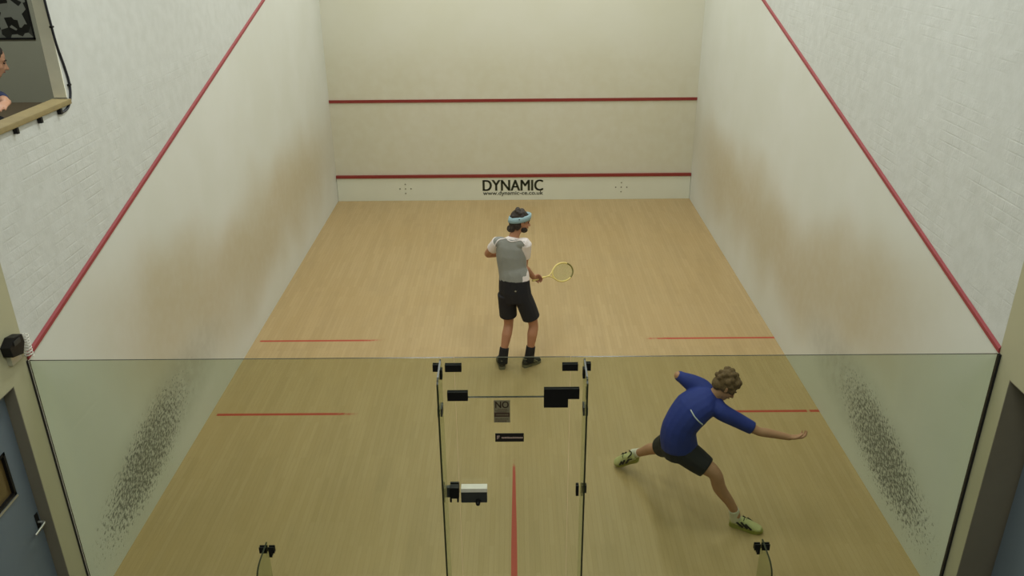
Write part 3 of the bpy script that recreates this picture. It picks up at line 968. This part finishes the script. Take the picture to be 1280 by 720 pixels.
fuse('hair', bm, M['hairdark'], P, 0.006, 2)
bm = bmesh.new()
e1(0, 0.052, -0.086, 0.050, 0.046, 0.034)
e1(0.040, 0.034, -0.070, 0.024, 0.036, 0.034)
e1(-0.040, 0.034, -0.070, 0.024, 0.036, 0.034)
fuse('beard', bm, M['hairdark'], P, 0.006, 2)
# headband: a tilted oval ring
bm = bmesh.new()
n = 40
rings = []
for i in range(n):
    a_ = 2 * math.pi * i / n
    cx, cy = math.cos(a_), math.sin(a_)
    ring = []
    for (dr, dz) in ((0.0, -0.032), (0.009, -0.028), (0.012, 0.0), (0.008, 0.028), (-0.002, 0.032), (-0.006, 0.0)):
        ring.append(bm.verts.new(at1((0.090 + dr) * cx, -0.014 + (0.110 + dr) * cy, 0.040 + 0.034 * cy + dz)))
    rings.append(ring)
for i in range(n):
    for j in range(6):
        bm.faces.new((rings[i][j], rings[i][(j + 1) % 6], rings[(i + 1) % n][(j + 1) % 6], rings[(i + 1) % n][j]))
obj('headband', bm, M['band'], P, smooth=True)
# shirt
def shirt_mesh(name, parent, mats, torso, sleeves, voxel=0.007):
    bm = bmesh.new()
    torso(bm)
    return fuse(name, bm, mats, parent, voxel, 5)
bm = bmesh.new()
loft(bm, [(0.010, 3.662, 1.075), (0.006, 3.67, 1.13), (-0.01, 3.695, 1.20), (-0.02, 3.72, 1.34), (-0.015, 3.73, 1.44), (-0.005, 3.738, 1.51), (0.0, 3.745, 1.545)],
     [(0.180, 0.128), (0.176, 0.124), (0.166, 0.115), (0.178, 0.122), (0.172, 0.108), (0.115, 0.080), (0.062, 0.062)], side=SD, capk=0.25)
loft(bm, [LS.lerp(RS, 0.25) + V((0, 0, -0.015)), LS, LS.lerp(LE, 0.35)], [0.07, 0.066, 0.062], side=(0, 1, 0), capk=0.3)
loft(bm, [RS.lerp(LS, 0.25) + V((0, 0, -0.015)), RS, RS.lerp(RE, 0.15)], [0.07, 0.066, 0.062], side=(0, 1, 0), capk=0.3)
sh = fuse('shirt', bm, [M['shirtgrey'], M['shirtwhite']], P, 0.007, 5)
cen = V((-0.01, 3.71, 1.3))
for p_ in sh.data.polygons:
    q = p_.center - cen
    fwd = q.dot(FW) - 0.35 * (p_.center.z - 1.3) * 0.3
    lat = q.dot(SD)
    if fwd > 0.02 + 0.0 * lat or p_.center.z > 1.545 or lat > 0.178 or (lat > 0.150 and p_.center.z < 1.16):
        p_.material_index = 1
for (S_, E_, t_) in ((RS, RE, 0.56), (LS, LE, 0.52)):
    bm = bmesh.new()
    loft(bm, [S_ + V((0, 0, 0.004)), S_.lerp(E_, 0.25), S_.lerp(E_, t_)], [0.070, 0.068, 0.066], side=(0, 1, 0), capk=0.15)
    fuse('sleeve', bm, M['shirtwhite'], P, 0.007, 3)
bv = BVHTree.FromObject(sh, bpy.context.evaluated_depsgraph_get())
def strip_on(bvh, pts, r):
    out = []
    for q in catmull([V(a) for a in pts], 5):
        loc, nrm_, _, _ = bvh.find_nearest(q)
        out.append(loc + nrm_ * r * 0.3)
    return out
bm = bmesh.new()
ln_ = strip_on(bv, [(-0.075, 3.66, 1.56), (-0.02, 3.66, 1.53), (0.05, 3.66, 1.54), (0.10, 3.64, 1.54), (0.14, 3.60, 1.50)], 0.006)
loft(bm, ln_, [0.006] * len(ln_), k=1, n=6)
ln_ = strip_on(bv, [(-0.09, 3.72, 1.56), (-0.15, 3.73, 1.53), (-0.20, 3.72, 1.47), (-0.21, 3.74, 1.40)], 0.006)
loft(bm, ln_, [0.007] * len(ln_), k=1, n=6)
obj('shirt_piping', bm, M['shirtwhite'], P, smooth=True)
# shorts
bm = bmesh.new()
loft(bm, [(0.035, 3.655, 0.83), (0.015, 3.658, 0.95), (0.01, 3.66, 1.10)], [(0.188, 0.122), (0.188, 0.134), (0.176, 0.124)], side=SD, capk=0.15)
loft(bm, [LHIP + V((0, 0, -0.03)), LHIP.lerp(LK, 0.45), LHIP.lerp(LK, 0.76)], [(0.105, 0.110), (0.102, 0.106), (0.100, 0.102)], side=SD, capk=0.12)
loft(bm, [RHIP + V((0, 0, -0.03)), RHIP.lerp(RK, 0.45), RHIP.lerp(RK, 0.80)], [(0.105, 0.110), (0.104, 0.108), (0.103, 0.104)], side=SD, capk=0.12)
so = fuse('shorts', bm, M['shortblack'], P, 0.007, 4)
bv2 = BVHTree.FromObject(so, bpy.context.evaluated_depsgraph_get())
loc, nn, _, _ = bv2.find_nearest(V((0.02, 3.50, 1.0)))
bm = bmesh.new()
xd = V((1, 0, 0)); xd = (xd - nn * xd.dot(nn)).normalized(); zd = nn.cross(xd) if nn.cross(xd).z > 0 else -nn.cross(xd)
vs = [bm.verts.new(loc + nn * 0.002 + xd * a_ + zd * b_) for a_, b_ in ((-0.014, -0.004), (0.004, -0.010), (0.016, 0.008), (0.004, 0.002), (-0.002, 0.012))]
vt = [bm.verts.new(v.co + nn * 0.002) for v in vs]
bm.faces.new(vs[::-1]); bm.faces.new(vt)
for i in range(5):
    bm.faces.new((vs[i], vs[(i + 1) % 5], vt[(i + 1) % 5], vt[i]))
obj('emblem', bm, M['steel'], so)

# racket held in the right hand
RU = V((-0.35, 0.25, 0.90)); RU = (RU - RD * RU.dot(RD)).normalized()
RN = RD.cross(RU)
butt = GRIP - RD * 0.085
rk = thing('squash_racket', tuple(butt), 'pale yellow squash racket held in the right hand of the person with the headband', 'racket')
ra = lambda x, y, z=0.0: butt + RD * x + RU * y + RN * z
bm = bmesh.new(); loft(bm, [ra(0, 0), ra(0.09, 0), ra(0.19, 0)], [(0.015, 0.013), (0.013, 0.012), (0.012, 0.011)], side=RU, k=3, n=10)
obj('grip', bm, M['racketyellow'], rk, smooth=True)
bm = bmesh.new(); loft(bm, [ra(0.18, 0), ra(0.27, 0)], [0.009, 0.009], side=RU, k=1, n=10)
for sg in (-1, 1):
    loft(bm, [ra(0.26, 0), ra(0.31, sg * 0.022), ra(0.36, sg * 0.060)], [0.008, 0.007, 0.007], side=RU, k=3, n=8)
obj('throat', bm, M['racketyellow'], rk, smooth=True)
A_, B_ = 0.175, 0.108
hc = 0.51
def arc(a0, a1, nn_=28):
    return [ra(hc + A_ * math.cos(a0 + (a1 - a0) * i / nn_), B_ * math.sin(a0 + (a1 - a0) * i / nn_)) for i in range(nn_ + 1)]
bm = bmesh.new(); q = arc(0.9, 2 * math.pi - 0.9, 40); loft(bm, q, [(0.007, 0.010)] * len(q), side=RN, k=1, n=8)
fr_ = obj('frame', bm, M['racketyellow'], rk, smooth=True)
bm = bmesh.new(); q = arc(-0.92, 0.92, 20); loft(bm, q, [(0.0075, 0.0105)] * len(q), side=RN, k=1, n=8)
obj('bumper', bm, M['racketdark'], rk, smooth=True)
bm = bmesh.new()
for i in range(1, 15):
    y = -B_ + 2 * B_ * i / 15
    x = A_ * math.sqrt(max(0, 1 - (y / B_) ** 2))
    loft(bm, [ra(hc - x, y), ra(hc + x, y)], [0.0012] * 2, side=RN, k=1, n=4, capk=0)
for i in range(1, 19):
    x = -A_ + 2 * A_ * i / 19
    y = B_ * math.sqrt(max(0, 1 - (x / A_) ** 2))
    loft(bm, [ra(hc + x, -y), ra(hc + x, y)], [0.0012] * 2, side=RN, k=1, n=4, capk=0)
obj('strings', bm, M['string'], rk)

# ---------------- lunging player in blue
Q = thing('person', (1.6, 1.1, 0), 'person in blue shirt and black shorts lunging low with the right arm stretched out', 'person')
RS, LS = V((1.700, 0.985, 1.060)), V((1.575, 1.205, 1.150))
SD = (RS - LS).normalized()
RHIP, LHIP = V((1.425, 0.985, 0.675)), V((1.345, 1.12, 0.665))
RK, RA = V((1.662, 0.850, 0.545)), V((1.880, 0.835, 0.130))
LK, LA = V((1.285, 1.36, 0.440)), V((1.128, 1.615, 0.205))
RE, RW = V((1.990, 0.905, 0.925)), V((2.240, 0.862, 0.890))
LE, LW = V((1.400, 1.30, 1.215)), V((1.465, 1.50, 1.085))
HC, HF, HU = V((1.742, 1.085, 1.245)), (0.72, -0.10, -0.66), (0.66, 0.05, 0.75)
bm = bmesh.new()
loft(bm, [(1.40, 1.04, 0.66), (1.385, 1.04, 0.76), (1.395, 1.045, 0.90), (1.485, 1.07, 1.03), (1.60, 1.09, 1.105), (1.66, 1.10, 1.15)],
     [(0.140, 0.120), (0.140, 0.120), (0.132, 0.100), (0.155, 0.105), (0.140, 0.085), (0.055, 0.055)], side=SD)
loft(bm, [(1.62, 1.095, 1.12), (1.67, 1.09, 1.17), (1.72, 1.088, 1.21)], [0.060, 0.055, 0.055], side=SD)
at2, ax2 = head(bm, HC, HF, HU, 1.0)
loft(bm, [LHIP, LHIP.lerp(LK, 0.5), LK, LK.lerp(LA, 0.35) + V((0.0, 0, 0.012)), LK.lerp(LA, 0.7), LA], [0.085, 0.075, 0.053, 0.053, 0.040, 0.033])
loft(bm, [RHIP, RHIP.lerp(RK, 0.5), RK, RK.lerp(RA, 0.33) + V((-0.018, 0.0, -0.008)), RK.lerp(RA, 0.7), RA], [0.090, 0.082, 0.058, 0.056, 0.041, 0.034])
loft(bm, [LS + V((0.02, 0, 0)), LS.lerp(LE, 0.5), LE, LE.lerp(LW, 0.3), LW], [0.056, 0.047, 0.037, 0.038, 0.026])
loft(bm, [RS + V((-0.02, 0, 0)), RS.lerp(RE, 0.5), RE, RE.lerp(RW, 0.3), RW], [0.058, 0.048, 0.037, 0.038, 0.026])
hand(bm, RW, (0.97, 0.05, 0.02), (0.05, 0.25, 0.9), (0.1, -0.3, 0.7), 0.55, tcurl=0.3)
hand(bm, LW, (0.35, 0.75, -0.45), (0.6, -0.2, -0.5), (0, 0, 1), 0.4)
Rf = dict(heel=(1.842, 0.872, 0.0), toe=(2.095, 0.752, 0.0), up=(0, 0, 1))
shank = (LK - LA).normalized()
Lf = dict(heel=(1.160, 1.590, 0.155), toe=(0.965, 1.715, 0.012), up=tuple(shank + V((-0.25, 0.1, 0.5))))
foot_bm(bm, RA, Rf['heel'], Rf['toe'], Rf['up'])
fuse('body', bm, M['skin2'], Q, 0.0055, 5)
face_bits(Q, at2, ax2)
shoe(Q, Rf['heel'], Rf['toe'], Rf['up'], RA, (M['shoepale'], M['shoeblack'], M['soleyellow']))
shoe(Q, Lf['heel'], Lf['toe'], Lf['up'], LA, (M['shoepale'], M['shoeblack'], M['soleyellow']))
sock(Q, V((1.888, 0.852, 0.070)), RK.lerp(RA, 0.88), M['sockwhite'], 0.050, 0.043)
sock(Q, LA + (LA - LK).normalized() * 0.03, LK.lerp(LA, 0.84), M['sockwhite'], 0.047, 0.042)
bm = bmesh.new()
e2 = lambda x, y, z, a, b_, c: ell(bm, at2(x, y, z), (a, b_, c), ax2)
e2(0, -0.020, 0.038, 0.090, 0.104, 0.094)
e2(0, -0.062, -0.020, 0.072, 0.052, 0.062)
e2(0.052, -0.012, 0.0, 0.036, 0.052, 0.045)
e2(-0.052, -0.012, 0.0, 0.036, 0.052, 0.045)
for i in range(44):
    a_, z_ = random.uniform(0, 2 * math.pi), random.uniform(-0.03, 0.095)
    rr = 0.086 * math.sqrt(max(0.05, 1 - (z_ / 0.12) ** 2))
    yy = -0.022 + rr * 1.12 * math.sin(a_)
    if yy > 0.06 and z_ < 0.03:
        continue
    e2(rr * math.cos(a_), yy, 0.03 + z_, 0.024, 0.024, 0.022)
fuse('hair', bm, M['hairbrown'], Q, 0.006, 2)
bm = bmesh.new()
loft(bm, [(1.392, 1.035, 0.70), (1.378, 1.04, 0.79), (1.392, 1.045, 0.90), (1.475, 1.065, 1.03), (1.585, 1.088, 1.105), (1.655, 1.098, 1.145)],
     [(0.168, 0.150), (0.166, 0.146), (0.158, 0.128), (0.176, 0.126), (0.160, 0.104), (0.075, 0.070)], side=SD, capk=0.25)
loft(bm, [RS.lerp(LS, 0.3), RS, RS.lerp(RE, 0.5), RS.lerp(RE, 0.86)], [0.075, 0.073, 0.063, 0.055], side=(0, 0, 1), capk=0.15)
loft(bm, [LS.lerp(RS, 0.35), LS, LS.lerp(LE, 0.5), LE.lerp(LS, 0.12), LE.lerp(LW, 0.16)], [0.082, 0.084, 0.072, 0.049, 0.046], side=(0, 0, 1), capk=0.15)
sh2 = fuse('shirt', bm, M['blue'], Q, 0.007, 5)
bv = BVHTree.FromObject(sh2, bpy.context.evaluated_depsgraph_get())
bm = bmesh.new()
ln_ = strip_on(bv, [(1.44, 0.95, 1.10), (1.47, 0.88, 1.06), (1.52, 0.84, 1.01), (1.58, 0.82, 0.95)], 0.005)
loft(bm, ln_, [0.0055] * len(ln_), k=1, n=6)
obj('shirt_piping', bm, M['piping'], Q, smooth=True)
bm = bmesh.new()
loft(bm, [(1.405, 1.04, 0.63), (1.392, 1.04, 0.70), (1.385, 1.04, 0.79)], [(0.165, 0.150), (0.168, 0.150), (0.150, 0.128)], side=SD, capk=0.3)
loft(bm, [RHIP, RHIP.lerp(RK, 0.4), RHIP.lerp(RK, 0.74)], [(0.118, 0.118), (0.108, 0.108), (0.092, 0.092)], side=(0, 0, 1), capk=0.12)
loft(bm, [LHIP, LHIP.lerp(LK, 0.4), LHIP.lerp(LK, 0.72)], [(0.112, 0.112), (0.103, 0.103), (0.094, 0.094)], side=(0, 0, 1), capk=0.12)
fuse('shorts', bm, M['shortblack'], Q, 0.007, 4)

# ---------------- spectator at the gallery opening
S = thing('person', (-3.75, 0.7, 3.0), 'spectator in dark blue leaning on the ledge of the upper left gallery opening', 'person')
bn = thing('bench', (-3.95, 0.6, 3.0), 'low wooden bench in the gallery under the spectator in blue', 'bench')
obj('seat', B(((-4.15, -0.6, 3.305), (-3.78, 1.2, 3.345))), M['bench'], bn, bevel=0.006)
for y in (-0.5, 1.05):
    obj('leg', B(((-4.12, y, 3.0), (-3.81, y + 0.05, 3.305))), M['bench'], bn, bevel=0.004)
HC, HF, HU = V((-3.600, 1.085, 3.900)), (0.75, 0.55, -0.35), (0.15, 0.1, 1)
SD = V((0.55, -0.80, 0)).normalized()
bm = bmesh.new()
loft(bm, [(-3.93, 0.75, 3.50), (-3.90, 0.78, 3.60), (-3.80, 0.85, 3.72), (-3.72, 0.91, 3.80)], [(0.14, 0.11), (0.14, 0.11), (0.15, 0.10), (0.06, 0.06)], side=SD)
loft(bm, [(-3.73, 0.93, 3.76), (-3.67, 1.01, 3.81), (-3.63, 1.06, 3.86)], [0.06, 0.055, 0.055], side=SD)
at3, ax3 = head(bm, HC, HF, HU, 1.0)
S1, E1, W1 = V((-3.64, 0.80, 3.76)), V((-3.56, 0.70, 3.65)), V((-3.46, 0.52, 3.645))
S2, E2, W2 = V((-3.86, 1.04, 3.74)), V((-3.58, 1.02, 3.655)), V((-3.425, 0.86, 3.650))
loft(bm, [S1, E1, W1], [0.05, 0.04, 0.027])
loft(bm, [S2, E2, W2], [0.05, 0.04, 0.027])
hand(bm, W1, (0.5, -0.6, -0.05), (0, 0, -1), (0, 1, 0), 0.2)
hand(bm, W2, (0.15, -0.9, -0.05), (0, 0, -1), (0, -1, 0), 0.2)
for s_ in (0, 1):
    hp = V((-3.93, 0.70 + 0.2 * s_, 3.50)); kn = V((-3.60, 0.72 + 0.26 * s_, 3.47)); an = V((-3.62, 0.72 + 0.26 * s_, 3.08))
    loft(bm, [hp, hp.lerp(kn, 0.5), kn, kn.lerp(an, 0.4), an], [0.08, 0.07, 0.055, 0.052, 0.035])
    loft(bm, [an + V((-0.04, 0, -0.045)), an + V((0.1, 0, -0.05)), an + V((0.18, 0, -0.055))], [(0.035, 0.03), (0.04, 0.028), (0.038, 0.02)], side=(0, 1, 0))
fuse('body', bm, M['skin2'], S, 0.007, 4)
face_bits(S, at3, ax3)
bm = bmesh.new()
ell(bm, at3(0, -0.02, 0.04), (0.086, 0.098, 0.09), ax3)
ell(bm, at3(0, -0.06, -0.02), (0.07, 0.05, 0.06), ax3)
fuse('hair', bm, M['hairdark'], S, 0.008, 2)
bm = bmesh.new()
loft(bm, [(-3.94, 0.75, 3.50), (-3.90, 0.78, 3.60), (-3.80, 0.85, 3.72), (-3.735, 0.90, 3.79)], [(0.17, 0.135), (0.17, 0.135), (0.175, 0.12), (0.075, 0.07)], side=SD, capk=0.3)
loft(bm, [S1.lerp(V((-3.8, 0.9, 3.75)), 0.3), S1, E1, E1.lerp(W1, 0.45)], [0.07, 0.066, 0.052, 0.044], capk=0.2)
loft(bm, [S2, E2, E2.lerp(W2, 0.45)], [0.066, 0.052, 0.044], capk=0.2)
fuse('jumper', bm, M['denim'], S, 0.008, 4)
bm = bmesh.new()
loft(bm, [(-3.94, 0.75, 3.47), (-3.94, 0.76, 3.56)], [(0.17, 0.13), (0.165, 0.13)], side=SD, k=1)
for s_ in (0, 1):
    hp = V((-3.93, 0.70 + 0.2 * s_, 3.50)); kn = V((-3.60, 0.72 + 0.26 * s_, 3.47)); an = V((-3.62, 0.72 + 0.26 * s_, 3.10))
    loft(bm, [hp, hp.lerp(kn, 0.5), kn, kn.lerp(an, 0.4), an], [0.095, 0.085, 0.07, 0.065, 0.055], capk=0.2)
fuse('trousers', bm, M['shortblack'], S, 0.008, 4)

# ------------------------------------------------------------------ light
def area(name, loc, sx, sy, power, col=(0.955, 1.0, 0.98)):
    l = bpy.data.lights.new(name, 'AREA')
    l.shape = 'RECTANGLE'
    l.size, l.size_y = sx, sy
    l.energy = power
    l.color = col
    o = bpy.data.objects.new(name, l)
    o.location = loc
    COL.objects.link(o)
    return o
for y in (1.5, 4.9, 8.3):
    for x in (-1.5, 1.5):
        area('court_light', (x, y, 6.1), 0.4, 1.5, 52 if y < 8 else 56)
area('corridor_fill', (0, -3.2, 6.1), 4.0, 2.6, 150)  # broad ambient fill added above the corridor, not a known lamp
area('gallery_light', (-4.6, 1.5, 6.1), 0.6, 0.6, 60)
w = bpy.data.worlds.new('World')
SC.world = w
w.use_nodes = True
w.node_tree.nodes['Background'].inputs[0].default_value = (0.9, 0.95, 1.0, 1)
w.node_tree.nodes['Background'].inputs[1].default_value = 0.05

# ------------------------------------------------------------------ camera
cam = bpy.data.cameras.new('camera')
cam.sensor_width = 36.0
cam.lens = 1044.49 / 1280 * 36.0
cam.clip_start = 0.05
co_ = bpy.data.objects.new('camera', cam)
COL.objects.link(co_)
SC.camera = co_
rx, ry, rz = 0.4244, 0.0094, 0.0049
Rz = Matrix.Rotation(rz, 4, 'Z')
Rx = Matrix.Rotation(math.pi / 2 - rx, 4, 'X')
Rr = Matrix.Rotation(-ry, 4, 'Z')
co_.matrix_world = Matrix.Translation((0.0257, -4.8284, 4.8109)) @ Rz @ Rx @ Rr
vs_ = SC.view_settings
vs_.view_transform = 'Standard'
vs_.look = 'None'
vs_.gamma = 1.0
vs_.exposure = 0.0
vs_.use_curve_mapping = False
SC.cycles.max_bounces = 12
SC.cycles.transparent_max_bounces = 16
